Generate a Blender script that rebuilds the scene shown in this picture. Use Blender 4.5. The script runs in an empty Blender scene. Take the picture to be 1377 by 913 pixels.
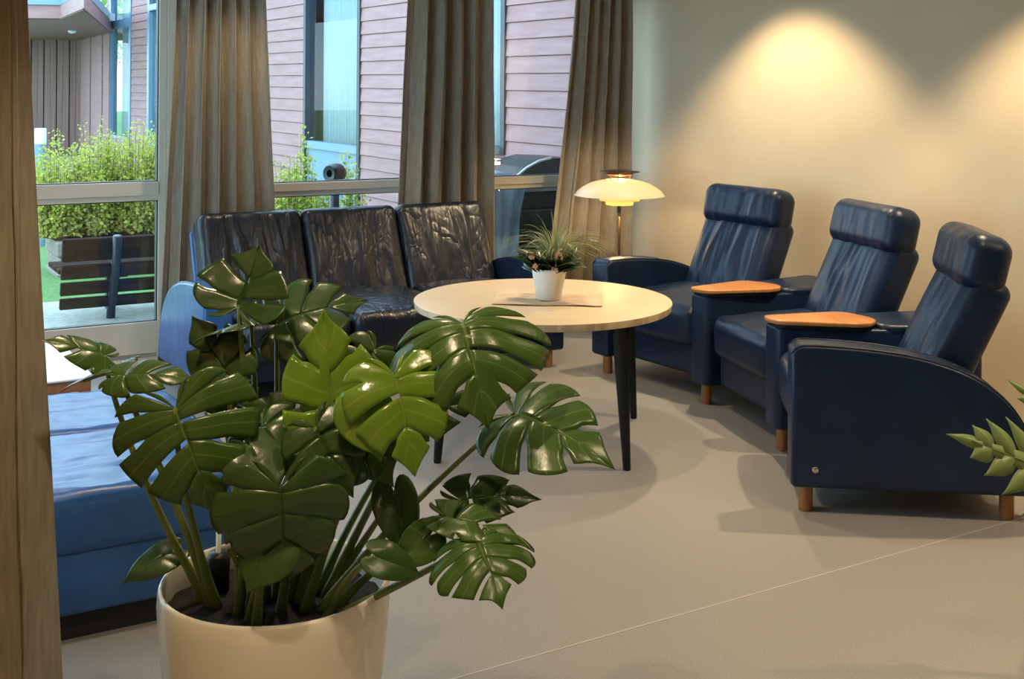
import bpy, bmesh, math, random
from mathutils import Vector, Matrix, noise
random.seed(7)
C = bpy.context.scene.collection
PI = math.pi
# ------------------------------------------------------------------ camera model of the photograph
FPX, H0, ROLL, EYE = 1620.0, 114.0, .007, 1.55
def ray(px, py):
    u, v = px-688.5, H0-py
    return (u*math.cos(ROLL)-v*math.sin(ROLL))/FPX, (u*math.sin(ROLL)+v*math.cos(ROLL))/FPX
def P(px, py, Y):
    a, b = ray(px, py); return Vector((a*Y, Y, EYE+b*Y))
TH = math.radians(30)
AX = Vector((math.cos(TH), math.sin(TH), 0)); NX = Vector((-math.sin(TH), math.cos(TH), 0))
CORNER = Vector((.84, 8.27, 0))
ROOM = Matrix.Translation(CORNER) @ Matrix.Rotation(TH, 4, 'Z')      # local x along the window wall (right), y outward
def R(u, k, z=0): return ROOM @ Vector((-u, k, z))                   # u metres left of the corner, k metres beyond the window wall
# ------------------------------------------------------------------ materials
def mat(name, col=(.5,.5,.5), rough=.5, metal=0, spec=.5, **kw):
    m = bpy.data.materials.new(name); m.use_nodes = True
    b = m.node_tree.nodes['Principled BSDF']
    b.inputs['Base Color'].default_value = (*col, 1); b.inputs['Roughness'].default_value = rough
    b.inputs['Metallic'].default_value = metal; b.inputs['Specular IOR Level'].default_value = spec
    for k, v in kw.items():
        b.inputs[k.replace('_', ' ')].default_value = v
    return m
def nd(m, t, **inp):
    n = m.node_tree.nodes.new(t)
    for k, v in inp.items():
        k = k.replace('_', ' ')
        if k in n.inputs: n.inputs[k].default_value = v
    return n
def lk(m, a, b): m.node_tree.links.new(a, b)
def bsdf(m): return m.node_tree.nodes['Principled BSDF']
def noise_col(m, c1, c2, scale=(1,1,1), ns=5, detail=6, coord='Object', lo=.35, hi=.65, bump=0, bdist=.01, rough=None):
    tc = nd(m, 'ShaderNodeTexCoord'); mp = nd(m, 'ShaderNodeMapping'); mp.inputs['Scale'].default_value = scale
    lk(m, tc.outputs[coord], mp.inputs['Vector'])
    n = nd(m, 'ShaderNodeTexNoise', Scale=ns, Detail=detail); lk(m, mp.outputs[0], n.inputs['Vector'])
    cr = nd(m, 'ShaderNodeValToRGB'); cr.color_ramp.elements[0].position = lo; cr.color_ramp.elements[1].position = hi
    cr.color_ramp.elements[0].color = (*c1, 1); cr.color_ramp.elements[1].color = (*c2, 1)
    lk(m, n.outputs['Fac'], cr.inputs[0]); lk(m, cr.outputs[0], bsdf(m).inputs['Base Color'])
    if bump:
        b = nd(m, 'ShaderNodeBump', Strength=bump, Distance=bdist); lk(m, n.outputs['Fac'], b.inputs['Height'])
        lk(m, b.outputs[0], bsdf(m).inputs['Normal'])
    return m
M = {}
M['wall'] = noise_col(mat('wall_paint', rough=.75, spec=.25), (.59,.485,.335), (.62,.515,.36), ns=3, bump=.03)
M['ceiling'] = mat('ceiling_paint', (.46,.44,.40), .9)
M['wall_dim'] = mat('dimmed_wall_paint', (.30,.27,.23), .85)  # unseen rear wall, darkened to cut the light bounced through the room
# floor: speckled vinyl
f = M['floor'] = noise_col(mat('vinyl_floor', rough=.42, spec=.35), (.205,.195,.182), (.275,.262,.245), ns=170, detail=3, lo=.3, hi=.7)
b_ = nd(f, 'ShaderNodeTexNoise', Scale=900., Detail=1); tc = nd(f, 'ShaderNodeTexCoord'); lk(f, tc.outputs['Object'], b_.inputs['Vector'])
bp = nd(f, 'ShaderNodeBump', Strength=.12, Distance=.001); lk(f, b_.outputs['Fac'], bp.inputs['Height']); lk(f, bp.outputs[0], bsdf(f).inputs['Normal'])
M['seam'] = mat('floor_weld', (.36,.355,.34), .5)
def leather(name, c1, c2, rough=.33, wr=0):
    m = noise_col(mat(name, rough=rough, spec=.5 if name != 'navy_leather' else .34), c1, c2, ns=6, detail=4)
    tc = nd(m, 'ShaderNodeTexCoord')
    v = nd(m, 'ShaderNodeTexVoronoi', Scale=260.); lk(m, tc.outputs['Object'], v.inputs['Vector'])
    n = nd(m, 'ShaderNodeTexNoise', Scale=14., Detail=5, Roughness=.6); lk(m, tc.outputs['Object'], n.inputs['Vector'])
    b1 = nd(m, 'ShaderNodeBump', Strength=.10, Distance=.001); lk(m, v.outputs['Distance'], b1.inputs['Height'])
    b2 = nd(m, 'ShaderNodeBump', Strength=.16, Distance=.012); lk(m, n.outputs['Fac'], b2.inputs['Height']); lk(m, b1.outputs[0], b2.inputs['Normal'])
    last = b2
    if wr:
        mp = nd(m, 'ShaderNodeMapping'); mp.inputs['Scale'].default_value = (6, 6, 1.5); mp.inputs['Rotation'].default_value = (0, math.radians(14), 0); lk(m, tc.outputs['Object'], mp.inputs['Vector'])
        n3 = nd(m, 'ShaderNodeTexNoise', Scale=1.6, Detail=3, Roughness=.5, Distortion=.5); lk(m, mp.outputs[0], n3.inputs['Vector'])
        ma = nd(m, 'ShaderNodeMath'); ma.operation = 'SUBTRACT'; ma.inputs[1].default_value = .5; lk(m, n3.outputs['Fac'], ma.inputs[0])
        mb = nd(m, 'ShaderNodeMath'); mb.operation = 'ABSOLUTE'; lk(m, ma.outputs[0], mb.inputs[0])
        mc = nd(m, 'ShaderNodeMath'); mc.operation = 'POWER'; mc.inputs[1].default_value = .6; lk(m, mb.outputs[0], mc.inputs[0])
        last = nd(m, 'ShaderNodeBump', Strength=wr, Distance=.05); lk(m, mc.outputs[0], last.inputs['Height']); lk(m, b2.outputs[0], last.inputs['Normal'])
    lk(m, last.outputs[0], bsdf(m).inputs['Normal'])
    mr = nd(m, 'ShaderNodeMapRange'); mr.inputs['To Min'].default_value = rough-.06; mr.inputs['To Max'].default_value = rough+.12
    lk(m, n.outputs['Fac'], mr.inputs[0]); lk(m, mr.outputs[0], bsdf(m).inputs['Roughness'])
    return m
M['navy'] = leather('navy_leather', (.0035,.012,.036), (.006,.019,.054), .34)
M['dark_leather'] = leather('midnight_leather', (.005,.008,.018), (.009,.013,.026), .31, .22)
M['blue'] = leather('daylit_navy_leather', (.016,.078,.24), (.024,.10,.30), .30)  # navy leather with window daylight painted into the colour as bright blue
M['wood'] = noise_col(mat('cherry_wood', rough=.28, spec=.5), (.42,.17,.05), (.56,.255,.085), scale=(2,14,2), ns=3, lo=.3, hi=.7)
M['legwood'] = noise_col(mat('cherry_leg_wood', rough=.4), (.30,.115,.035), (.40,.165,.055), scale=(14,14,2), ns=3)
M['oak'] = noise_col(mat('pale_oak', rough=.38), (.56,.43,.275), (.66,.53,.36), scale=(1.2,16,1), ns=3, lo=.25, hi=.75)
M['oakedge'] = noise_col(mat('pale_oak_edge', rough=.4), (.40,.29,.17), (.60,.47,.31), scale=(9,9,.6), ns=2.2, detail=2, lo=.42, hi=.58)
M['black'] = mat('black_lacquer', (.006,.006,.007), .45, spec=.3)
M['underframe'] = mat('black_underframe', (.01,.01,.012), .7)
def cloth(name, c1, c2):
    m = noise_col(mat(name, rough=.92, spec=.1), c1, c2, scale=(1,1,.12), ns=90, detail=4, lo=.3, hi=.7)
    tc = nd(m, 'ShaderNodeTexCoord')
    w1 = nd(m, 'ShaderNodeTexWave', Scale=130., Distortion=1.5); w1.bands_direction = 'Z'; lk(m, tc.outputs['Object'], w1.inputs['Vector'])
    b1 = nd(m, 'ShaderNodeBump', Strength=.25, Distance=.002); lk(m, w1.outputs['Fac'], b1.inputs['Height']); lk(m, b1.outputs[0], bsdf(m).inputs['Normal'])
    # a little daylight comes through the weave
    tr = nd(m, 'ShaderNodeBsdfTranslucent'); tr.inputs['Color'].default_value = (*[c*1.1 for c in c2], 1)
    mx = nd(m, 'ShaderNodeMixShader'); mx.inputs[0].default_value = .14
    out = m.node_tree.nodes['Material Output']; lk(m, bsdf(m).outputs[0], mx.inputs[1]); lk(m, tr.outputs[0], mx.inputs[2]); lk(m, mx.outputs[0], out.inputs[0])
    return m
M['curtain'] = cloth('taupe_curtain_cloth', (.29,.25,.195), (.40,.35,.275))
M['frame'] = mat('window_frame_paint', (.66,.60,.50), .4)
M['frame_edge'] = mat('window_gasket', (.02,.02,.022), .5)
M['dark_frame'] = mat('dark_window_frame', (.03,.04,.06), .4)
M['blue_frame'] = mat('blue_grey_metal', (.18,.30,.42), .35)
def glass(name, tint, refl=1.0):
    m = bpy.data.materials.new(name); m.use_nodes = True; nt = m.node_tree; nt.nodes.remove(bsdf(m))
    t = nd(m, 'ShaderNodeBsdfTransparent'); t.inputs[0].default_value = (*tint, 1)
    g = nd(m, 'ShaderNodeBsdfGlossy'); g.inputs['Roughness'].default_value = .005
    fr = nd(m, 'ShaderNodeFresnel', IOR=1.5); ge = nd(m, 'ShaderNodeNewGeometry'); mr_ = nd(m, 'ShaderNodeMapRange'); mr_.inputs['To Min'].default_value = 1.5; mr_.inputs['To Max'].default_value = 1/1.5; lk(m, ge.outputs['Backfacing'], mr_.inputs[0]); lk(m, mr_.outputs[0], fr.inputs['IOR']); mu = nd(m, 'ShaderNodeMath'); mu.operation = 'MULTIPLY'; mu.inputs[1].default_value = refl
    lk(m, fr.outputs[0], mu.inputs[0])
    mx = nd(m, 'ShaderNodeMixShader'); lk(m, mu.outputs[0], mx.inputs[0]); lk(m, t.outputs[0], mx.inputs[1]); lk(m, g.outputs[0], mx.inputs[2])
    lk(m, mx.outputs[0], nt.nodes['Material Output'].inputs[0]); return m
M['glass'] = glass('window_glass', (.93,.97,.96))
M['glass_far'] = glass('far_window_glass', (.86,.92,.93), .25)
M['white_pot'] = noise_col(mat('white_glazed_ceramic', rough=.22, spec=.5), (.68,.63,.54), (.73,.68,.59), ns=2)
M['small_pot'] = mat('white_matt_ceramic', (.78,.75,.68), .35)
M['soil'] = noise_col(mat('potting_soil', rough=.95), (.003,.0025,.002), (.014,.010,.007), ns=60, bump=.8)
M['stem'] = noise_col(mat('green_petiole', rough=.4), (.09,.13,.03), (.17,.22,.06), scale=(1,1,.4), ns=8)
def leafmat(name, c1, c2, vein, rough=.27, transl=.22, tcol=(.25,.42,.04)):
    m = mat(name, c1, rough, spec=.55)
    uv = nd(m, 'ShaderNodeUVMap'); sp = nd(m, 'ShaderNodeSeparateXYZ'); lk(m, uv.outputs[0], sp.inputs[0])
    # u: 0..1 across one lobe, v: 0 at the midrib .. 1 at the margin
    def math_(op, a, bb, clamp=False):
        n = nd(m, 'ShaderNodeMath'); n.operation = op; n.use_clamp = clamp
        for i, x in enumerate((a, bb)):
            if x is None: continue
            if isinstance(x, (int, float)): n.inputs[i].default_value = x
            else: lk(m, x, n.inputs[i])
        return n.outputs[0]
    d = math_('ABSOLUTE', math_('SUBTRACT', sp.outputs[0], .5), None)
    side = math_('SUBTRACT', 1, math_('MULTIPLY', d, 26), True)
    mid = math_('SUBTRACT', 1, math_('MULTIPLY', sp.outputs[1], 34), True)
    mask = math_('MAXIMUM', math_('MULTIPLY', side, .55), mid)
    tc = nd(m, 'ShaderNodeTexCoord'); n = nd(m, 'ShaderNodeTexNoise', Scale=7., Detail=4); lk(m, tc.outputs['Object'], n.inputs['Vector'])
    mx = nd(m, 'ShaderNodeMixRGB'); mx.inputs[1].default_value = (*c1, 1); mx.inputs[2].default_value = (*c2, 1); lk(m, n.outputs['Fac'], mx.inputs[0])
    m2 = nd(m, 'ShaderNodeMixRGB'); lk(m, mask, m2.inputs[0]); lk(m, mx.outputs[0], m2.inputs[1]); m2.inputs[2].default_value = (*vein, 1)
    lk(m, m2.outputs[0], bsdf(m).inputs['Base Color'])
    n2 = nd(m, 'ShaderNodeTexNoise', Scale=30., Detail=3); lk(m, tc.outputs['Object'], n2.inputs['Vector'])
    b = nd(m, 'ShaderNodeBump', Strength=.25, Distance=.006); lk(m, n2.outputs['Fac'], b.inputs['Height']); lk(m, b.outputs[0], bsdf(m).inputs['Normal'])
    t = nd(m, 'ShaderNodeBsdfTranslucent'); t.inputs[0].default_value = (*tcol, 1)
    ms = nd(m, 'ShaderNodeMixShader'); ms.inputs[0].default_value = transl
    lk(m, bsdf(m).outputs[0], ms.inputs[1]); lk(m, t.outputs[0], ms.inputs[2]); lk(m, ms.outputs[0], m.node_tree.nodes['Material Output'].inputs[0])
    return m
M['leaf'] = leafmat('monstera_leaf', (.040,.090,.014), (.072,.140,.024), (.19,.27,.08), tcol=(.10,.2,.02))
M['leaf_dark'] = leafmat('monstera_leaf_dark', (.024,.058,.012), (.042,.090,.018), (.06,.11,.03), transl=.12, tcol=(.05,.1,.01))
M['leaf_young'] = leafmat('monstera_leaf_young', (.13,.24,.02), (.19,.32,.03), (.34,.45,.10), .2, .3, (.3,.5,.03))
M['frond'] = leafmat('frond_leaf', (.21,.30,.10), (.28,.38,.14), (.16,.25,.07), .4, .25)
M['kalanchoe'] = leafmat('kalanchoe_leaf', (.025,.055,.016), (.05,.085,.025), (.06,.10,.03), .35, .1)
M['grass_blade'] = noise_col(mat('ornamental_grass', rough=.5), (.16,.24,.06), (.62,.60,.30), ns=9)
M['petal'] = mat('peach_petals', (.75,.42,.25), .6)
M['linen'] = noise_col(mat('beige_linen', rough=.9), (.50,.37,.24), (.60,.46,.32), ns=14, detail=8, bump=.2)
M['chrome'] = mat('brushed_steel', (.55,.5,.45), .25, 1)
M['brass'] = mat('dark_bronze', (.09,.06,.04), .4, .8)
M['copper'] = mat('copper_ring', (.75,.35,.2), .3, 1)
M['clear'] = mat('clear_tube', (.75,.78,.78), .1)
def opal(name, col, emit, tr=.45):
    m = mat(name, col, .3); t = nd(m, 'ShaderNodeBsdfTranslucent'); t.inputs[0].default_value = (*col, 1)
    ms = nd(m, 'ShaderNodeMixShader'); ms.inputs[0].default_value = tr
    bsdf(m).inputs['Emission Color'].default_value = (*emit[:3], 1); bsdf(m).inputs['Emission Strength'].default_value = emit[3]
    lk(m, bsdf(m).outputs[0], ms.inputs[1]); lk(m, t.outputs[0], ms.inputs[2]); lk(m, ms.outputs[0], m.node_tree.nodes['Material Output'].inputs[0]); return m
M['shade'] = opal('opal_shade', (.88,.80,.62), (1,.78,.42,.06))
M['shade_low'] = opal('opal_lower_shade', (.9,.82,.45), (1,.80,.25,.45))
M['bulb'] = mat('lamp_bulb', (1,.9,.7), .3, Emission_Color=(1,.75,.4,1), Emission_Strength=8.)
M['siding'] = noise_col(mat('red_brown_siding', rough=.6), (.34,.175,.168), (.41,.228,.222), scale=(1,1,12), ns=2, bump=.1)
M['siding2'] = noise_col(mat('vertical_boards', rough=.7), (.19,.105,.09), (.27,.155,.135), scale=(8,8,.3), ns=2)
M['far_curtain'] = mat('pale_room_curtain', (.58,.62,.60), .9)
M['far_room'] = mat('far_room_wall', (.25,.3,.28), .9)
M['lawn'] = noise_col(mat('lawn_grass', rough=.9), (.06,.16,.035), (.13,.27,.07), ns=40, bump=.4)
M['paving'] = noise_col(mat('pale_gravel', rough=.9), (.30,.33,.27), (.46,.47,.40), ns=25, bump=.3)
M['bench'] = noise_col(mat('dark_stained_boards', rough=.9, spec=.08), (.022,.013,.009), (.045,.028,.018), scale=(2,12,12), ns=3)
M['planter'] = noise_col(mat('weathered_timber', rough=.8), (.17,.14,.11), (.30,.26,.21), scale=(2,10,10), ns=3)
M['shrub'] = leafmat('spirea_leaf', (.45,.48,.07), (.60,.58,.12), (.5,.5,.2), .6, .35, (.6,.7,.12))
M['shrub2'] = leafmat('autumn_leaf', (.35,.28,.08), (.42,.42,.14), (.5,.4,.2), .6, .3, (.6,.5,.2))
M['shrub3'] = leafmat('green_shrub_leaf', (.10,.22,.05), (.18,.32,.07), (.3,.4,.1), .5, .3, (.3,.5,.1))
M['bark'] = mat('brown_twig', (.09,.055,.035), .9)
M['tarp'] = noise_col(mat('blue_grey_tarpaulin', rough=.3), (.16,.25,.36), (.30,.42,.55), ns=5, bump=.5, bdist=.03)
M['grill'] = mat('black_powder_coat', (.012,.015,.022), .35)
M['grey_metal'] = mat('grey_metal', (.30,.33,.36), .35, .6)
M['white_lens'] = mat('white_bollard_lens', (.85,.9,.92), .4)
# ------------------------------------------------------------------ object helpers
def obj(name, bm, m, parent=None, smooth=True, loc=None, autosmooth=None):
    me = bpy.data.meshes.new(name); bmesh.ops.recalc_face_normals(bm, faces=bm.faces)
    bm.to_mesh(me); bm.free(); me.materials.append(M[m] if isinstance(m, str) else m)
    if smooth: me.polygons.foreach_set('use_smooth', [True]*len(me.polygons))
    o = bpy.data.objects.new(name, me); C.objects.link(o)
    if smooth and autosmooth: me.set_sharp_from_angle(angle=math.radians(autosmooth))
    if parent: o.parent = parent
    if loc is not None: o.location = loc
    return o
def tag(o, label=None, cat=None, group=None, kind=None):
    if label: o['label'] = label
    if cat: o['category'] = cat
    if group: o['group'] = group
    if kind: o['kind'] = kind
    return o
def thing(name, label, cat, loc=(0,0,0), rz=0, group=None):
    o = bpy.data.objects.new(name, None); C.objects.link(o); o.empty_display_size = .1
    o.location = loc; o.rotation_euler = (0,0,rz); return tag(o, label, cat, group)
def struct(o): o['kind'] = 'structure'; return o
def add_box(bm, x0, x1, y0, y1, z0, z1, bev=0, M4=None, seg=2):
    r = bmesh.ops.create_cube(bm, size=1)
    vs = r['verts']
    for v in vs: v.co = Vector((x0+(v.co.x+.5)*(x1-x0), y0+(v.co.y+.5)*(y1-y0), z0+(v.co.z+.5)*(z1-z0)))
    if bev:
        es = {e for v in vs for e in v.link_edges}
        rr = bmesh.ops.bevel(bm, geom=list(es), offset=bev, segments=seg, affect='EDGES', profile=.5); vs = list({v for f in rr['faces'] for v in f.verts}|{v for v in vs if v.is_valid})
    if M4 is not None:
        for v in vs: v.co = M4 @ v.co
    return vs
def box(*a, **k): bm = bmesh.new(); add_box(bm, *a, **k); return bm
def add_lathe(bm, prof, seg=48, c=(0,0,0)):
    rings = []
    for r, z in prof:
        if r < 1e-5: rings.append([bm.verts.new((c[0], c[1], c[2]+z))])
        else: rings.append([bm.verts.new((c[0]+r*math.cos(2*PI*i/seg), c[1]+r*math.sin(2*PI*i/seg), c[2]+z)) for i in range(seg)])
    for a, b in zip(rings, rings[1:]):
        for i in range(seg):
            j = (i+1) % seg
            if len(a) == 1 and len(b) == 1: continue
            if len(a) == 1: bm.faces.new((a[0], b[i], b[j]))
            elif len(b) == 1: bm.faces.new((a[i], a[j], b[0]))
            else: bm.faces.new((a[i], a[j], b[j], b[i]))
def lathe(prof, seg=48, c=(0,0,0)): bm = bmesh.new(); add_lathe(bm, prof, seg, c); return bm
def add_tube(bm, pts, rads, seg=10):
    pts = [Vector(p) for p in pts]
    if not hasattr(rads, '__len__'): rads = [rads]*len(pts)
    up = Vector((.3,.2,1)).normalized(); rings = []; prev = None
    for i, p in enumerate(pts):
        t = (pts[min(i+1, len(pts)-1)]-pts[max(i-1, 0)]).normalized()
        s = prev if prev is not None else (up.cross(t) if abs(up.dot(t)) < .95 else Vector((1,0,0)).cross(t))
        s = (s-t*s.dot(t)).normalized(); prev = s; q = t.cross(s)
        rings.append([bm.verts.new(p+(s*math.cos(2*PI*j/seg)+q*math.sin(2*PI*j/seg))*rads[i]) for j in range(seg)])
    for a, b in zip(rings, rings[1:]):
        for i in range(seg): bm.faces.new((a[i], a[(i+1) % seg], b[(i+1) % seg], b[i]))
    bm.faces.new(rings[0][::-1]); bm.faces.new(rings[-1])
def tube(pts, rads, seg=10): bm = bmesh.new(); add_tube(bm, pts, rads, seg); return bm
def bez(pts, n=14):
    pts = [Vector(p) for p in pts]; out = []
    for i in range(n+1):
        t = i/n; q = pts[:]
        while len(q) > 1: q = [a.lerp(b, t) for a, b in zip(q, q[1:])]
        out.append(q[0])
    return out
def add_prism(bm, poly, h0, h1, axis='z', bev=0, seg=2):
    def mk(a, b, h): return (a, b, h) if axis == 'z' else ((h, a, b) if axis == 'x' else (a, h, b))
    lo = [bm.verts.new(mk(a, b, h0)) for a, b in poly]; hi = [bm.verts.new(mk(a, b, h1)) for a, b in poly]
    n = len(poly); cap = [bm.faces.new(lo[::-1]), bm.faces.new(hi)]
    for i in range(n): bm.faces.new((lo[i], lo[(i+1) % n], hi[(i+1) % n], hi[i]))
    bmesh.ops.recalc_face_normals(bm, faces=bm.faces)
    if bev:
        es = list({e for f in cap for e in f.edges})
        bmesh.ops.bevel(bm, geom=es, offset=bev, segments=seg, affect='EDGES', profile=.5)
def prism(*a, **k): bm = bmesh.new(); add_prism(bm, *a, **k); return bm
def round_poly(poly, r, n=5):
    out = []
    N = len(poly)
    for i in range(N):
        p0, p, p1 = Vector(poly[i-1]), Vector(poly[i]), Vector(poly[(i+1) % N])
        rr = r[i] if hasattr(r, '__len__') else r
        if rr <= 0: out.append(tuple(p)); continue
        a = p+(p0-p).normalized()*min(rr, (p0-p).length*.48); b = p+(p1-p).normalized()*min(rr, (p1-p).length*.48)
        for j in range(n+1):
            t = j/n; out.append(tuple(a*(1-t)**2+p*2*t*(1-t)+b*t*t))
    return out
def cushion(sx, sy, sz, r, n=(14,14,8), deform=None, k=4):
    """rounded cushion centred on the origin, finely meshed so that it can carry creases"""
    half = (sx/2, sy/2, sz/2)
    def samples(h, m):
        e = [-(h-r)-r*math.tan((PI/4)*(1-i/k)) for i in range(k)]
        mid = [-(h-r)+2*(h-r)*i/m for i in range(m+1)]
        return e+mid+[-x for x in e[::-1]]
    S = [samples(half[i], n[i]) for i in range(3)]
    bm = bmesh.new()
    for ax in range(3):
        a, b = [i for i in range(3) if i != ax]
        for sg in (-1, 1):
            g = []
            for x in S[a]:
                row = []
                for y in S[b]:
                    p = [0,0,0]; p[a] = x; p[b] = y; p[ax] = sg*half[ax]
                    p = Vector(p); inn = Vector([max(-(half[i]-r), min(half[i]-r, p[i])) for i in range(3)])
                    d = p-inn; p = inn+d.normalized()*r
                    row.append(bm.verts.new(p))
                g.append(row)
            for i in range(len(g)-1):
                for j in range(len(g[0])-1):
                    bm.faces.new((g[i][j], g[i+1][j], g[i+1][j+1], g[i][j+1]))
    bmesh.ops.remove_doubles(bm, verts=bm.verts, dist=1e-5)
    bmesh.ops.recalc_face_normals(bm, faces=bm.faces); bm.normal_update()
    if deform:
        new = [deform(v.co.copy(), v.normal.copy()) for v in bm.verts]
        for v, c in zip(bm.verts, new): v.co = c
    return bm
def xf(bm, m4):
    for v in bm.verts: v.co = m4 @ v.co
    return bm
def TR(loc=(0,0,0), rx=0, ry=0, rz=0):
    return Matrix.Translation(loc) @ Matrix.Rotation(rz, 4, 'Z') @ Matrix.Rotation(ry, 4, 'Y') @ Matrix.Rotation(rx, 4, 'X')
# ================================================================== ROOM
CEIL = 2.6; UL = 4.95; KN = -9.5
def room_obj(name, bm, m, **k): xf(bm, ROOM); return struct(obj(name, bm, m, smooth=False, **k))
# floor (one slab) and welded seam
room_obj('floor', box(-UL-.2, .2, KN, .12, -.12, 0), 'floor')
sA, sB = P(610,913,3.141), P(1310,715,4.209); sA.z = sB.z = .0003
d_ = (sB-sA).normalized(); s0 = sA-d_*1.0; s1 = sB+d_*.75; w_ = Vector((-d_.y, d_.x, 0))*.003
bm = bmesh.new()
vs = [bm.verts.new(p+Vector((0,0,z))) for z in (-.002, .0006) for p in (s0-w_, s1-w_, s1+w_, s0+w_)]
for q in ((0,1,2,3),(4,5,6,7),(0,1,5,4),(1,2,6,5),(2,3,7,6),(3,0,4,7)): bm.faces.new([vs[i] for i in q])
struct(obj('trim_1', bm, 'seam', smooth=False))
room_obj('ceiling', box(-UL-.2, .2, KN, .2, CEIL, CEIL+.12), 'ceiling')
room_obj('wall_right', box(-.04, .15, KN, .15, 0, CEIL), 'wall')
room_obj('wall_rear', box(-UL, 0, KN-.15, KN, 0, CEIL), 'wall_dim')
# left wall with a wide glazed opening
bm = bmesh.new(); add_box(bm, -UL-.15, -UL, KN, -3.5, 0, CEIL); add_box(bm, -UL-.15, -UL, -1.3, .15, 0, CEIL); add_box(bm, -UL-.15, -UL, -3.5, -1.3, 2.25, CEIL)
room_obj('wall_left', bm, 'wall')
bm = bmesh.new(); add_box(bm, -UL, 0, 0, .15, 2.3, CEIL)
room_obj('wall_window', bm, 'wall')
# windows: three bays, frames + panes
def bay(n, u1, u0, zr0, zr1, zb0, zb1, jw=.05, k0=.03, k1=.11):
    fr = bmesh.new()
    add_box(fr, -u1, -u1+jw, k0, k1, 0, 2.3, .004); add_box(fr, -u0-jw, -u0, k0, k1, 0, 2.3, .004)
    add_box(fr, -u1+jw, -u0-jw, k0, k1, 2.22, 2.3, .004)
    add_box(fr, -u1+jw, -u0-jw, k0, k1, zb0, zb1, .004); add_box(fr, -u1+jw, -u0-jw, k0, k1, zr0, zr1, .004)
    add_box(fr, -u1+jw, -u0-jw, k0+.02, k1, 0, zb0, .004)
    # stepped sash profile
    add_box(fr, -u1+jw, -u0-jw, k0-.012, k0+.02, zr0+.03, zr1, .003)
    fo = room_obj('window_%d' % n, fr, 'frame')
    gk = bmesh.new()
    for (za, zb) in ((zb1, zr0), (zr1, 2.22)):
        xa, xb = -u1+jw, -u0-jw
        add_box(gk, xa, xa+.006, k0+.01, k0+.05, za, zb); add_box(gk, xb-.006, xb, k0+.01, k0+.05, za, zb)
        add_box(gk, xa, xb, k0+.01, k0+.05, za, za+.005); add_box(gk, xa, xb, k0+.01, k0+.05, zb-.005, zb)
    g = obj('gasket', xf(gk, ROOM), 'frame_edge', fo, smooth=False)
    for (za, zb) in ((zb1, zr0), (zr1, 2.22)):
        obj('pane', xf(box(-u1+jw, -u0-jw, k0+.03, k0+.036, za, zb), ROOM), 'glass', fo, smooth=False)
    return fo
bay(1, UL, 3.17, .895, 1.0, .05, .226, jw=.045)
bay(2, 3.17, 1.45, .885, .965, .05, .2)
bay(3, 1.45, 0.04, .875, .955, .05, .2)
room_obj('trim_2', box(-UL, 0, -.04, .03, 0, .03, bev=.004), 'frame')
fr = bmesh.new(); xa = -UL-.1; 
for y in (-3.5, -2.43, -1.37): add_box(fr, xa, xa+.07, y, y+.07, 0, 2.25)
for z in (0, 2.18): add_box(fr, xa, xa+.07, -3.5, -1.3, z, z+.07)
wf = room_obj('window_4', fr, 'frame')
obj('pane', xf(box(xa+.03, xa+.036, -3.43, -1.37, .07, 2.18), ROOM), 'glass', wf, smooth=False)

# ------------------------------------------------------------------ curtains
def curtain(label, xl_top, xl_bot, xr_top, xr_bot, Mx, folds, seed, z1=2.5, z0=.02, amp=.05, cols=260, group='taupe window curtains'):
    """sheet in local x (along) / y (depth) / z, deep irregular folds that relax towards the hem"""
    rnd = random.Random(seed); bm = bmesh.new(); rows = 40; g = []
    ph = [rnd.uniform(-.5, .5) for _ in range(folds*2+3)]; am = [rnd.uniform(.55, 1.25) for _ in range(folds*2+3)]
    for j in range(rows+1):
        tz = j/rows; z = z1+(z0-z1)*tz; row = []
        xl = xl_top+(xl_bot-xl_top)*tz**1.3; xr = xr_top+(xr_bot-xr_top)*tz**1.3
        for i in range(cols+1):
            s = i/cols; q = s*folds+.25*noise.noise(Vector((s*folds*.7, seed*3.1, tz*.9)))
            kf = int(s*folds); fr_ = s*folds-kf; a = am[kf]*(1-fr_)+am[kf+1]*fr_
            y = amp*a*math.sin(2*PI*q+.5*ph[kf]); y += .25*amp*math.sin(4*PI*q+seed+tz*1.2)
            x = xl+(xr-xl)*(s+.12/folds*math.sin(4*PI*q))
            y += .012*noise.noise(Vector((s*9, tz*4, seed)))
            row.append(bm.verts.new((x, y*(.8+.35*tz), z)))
        g.append(row)
    for j in range(rows):
        for i in range(cols): bm.faces.new((g[j][i], g[j][i+1], g[j+1][i+1], g[j+1][i]))
    xf(bm, Mx); o = obj('curtain', bm, 'curtain'); md = o.modifiers.new('thickness', 'SOLIDIFY'); md.thickness = .004
    tag(o, label, 'curtain', group); return o
def u_at(px, k):   # distance left of the corner where the sight line px meets the line parallel to the window wall
    t = (px-688.5)/FPX   # (.84-.866u-.5k) = t (8.27-.5u+.866k)
    return (.84-.5*k-t*(8.27+.866*k))/(.866-.5*t)
KC = -.19; MC = ROOM @ Matrix.Translation((0, KC, 0))
def cu(px): return -u_at(px, KC)
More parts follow.
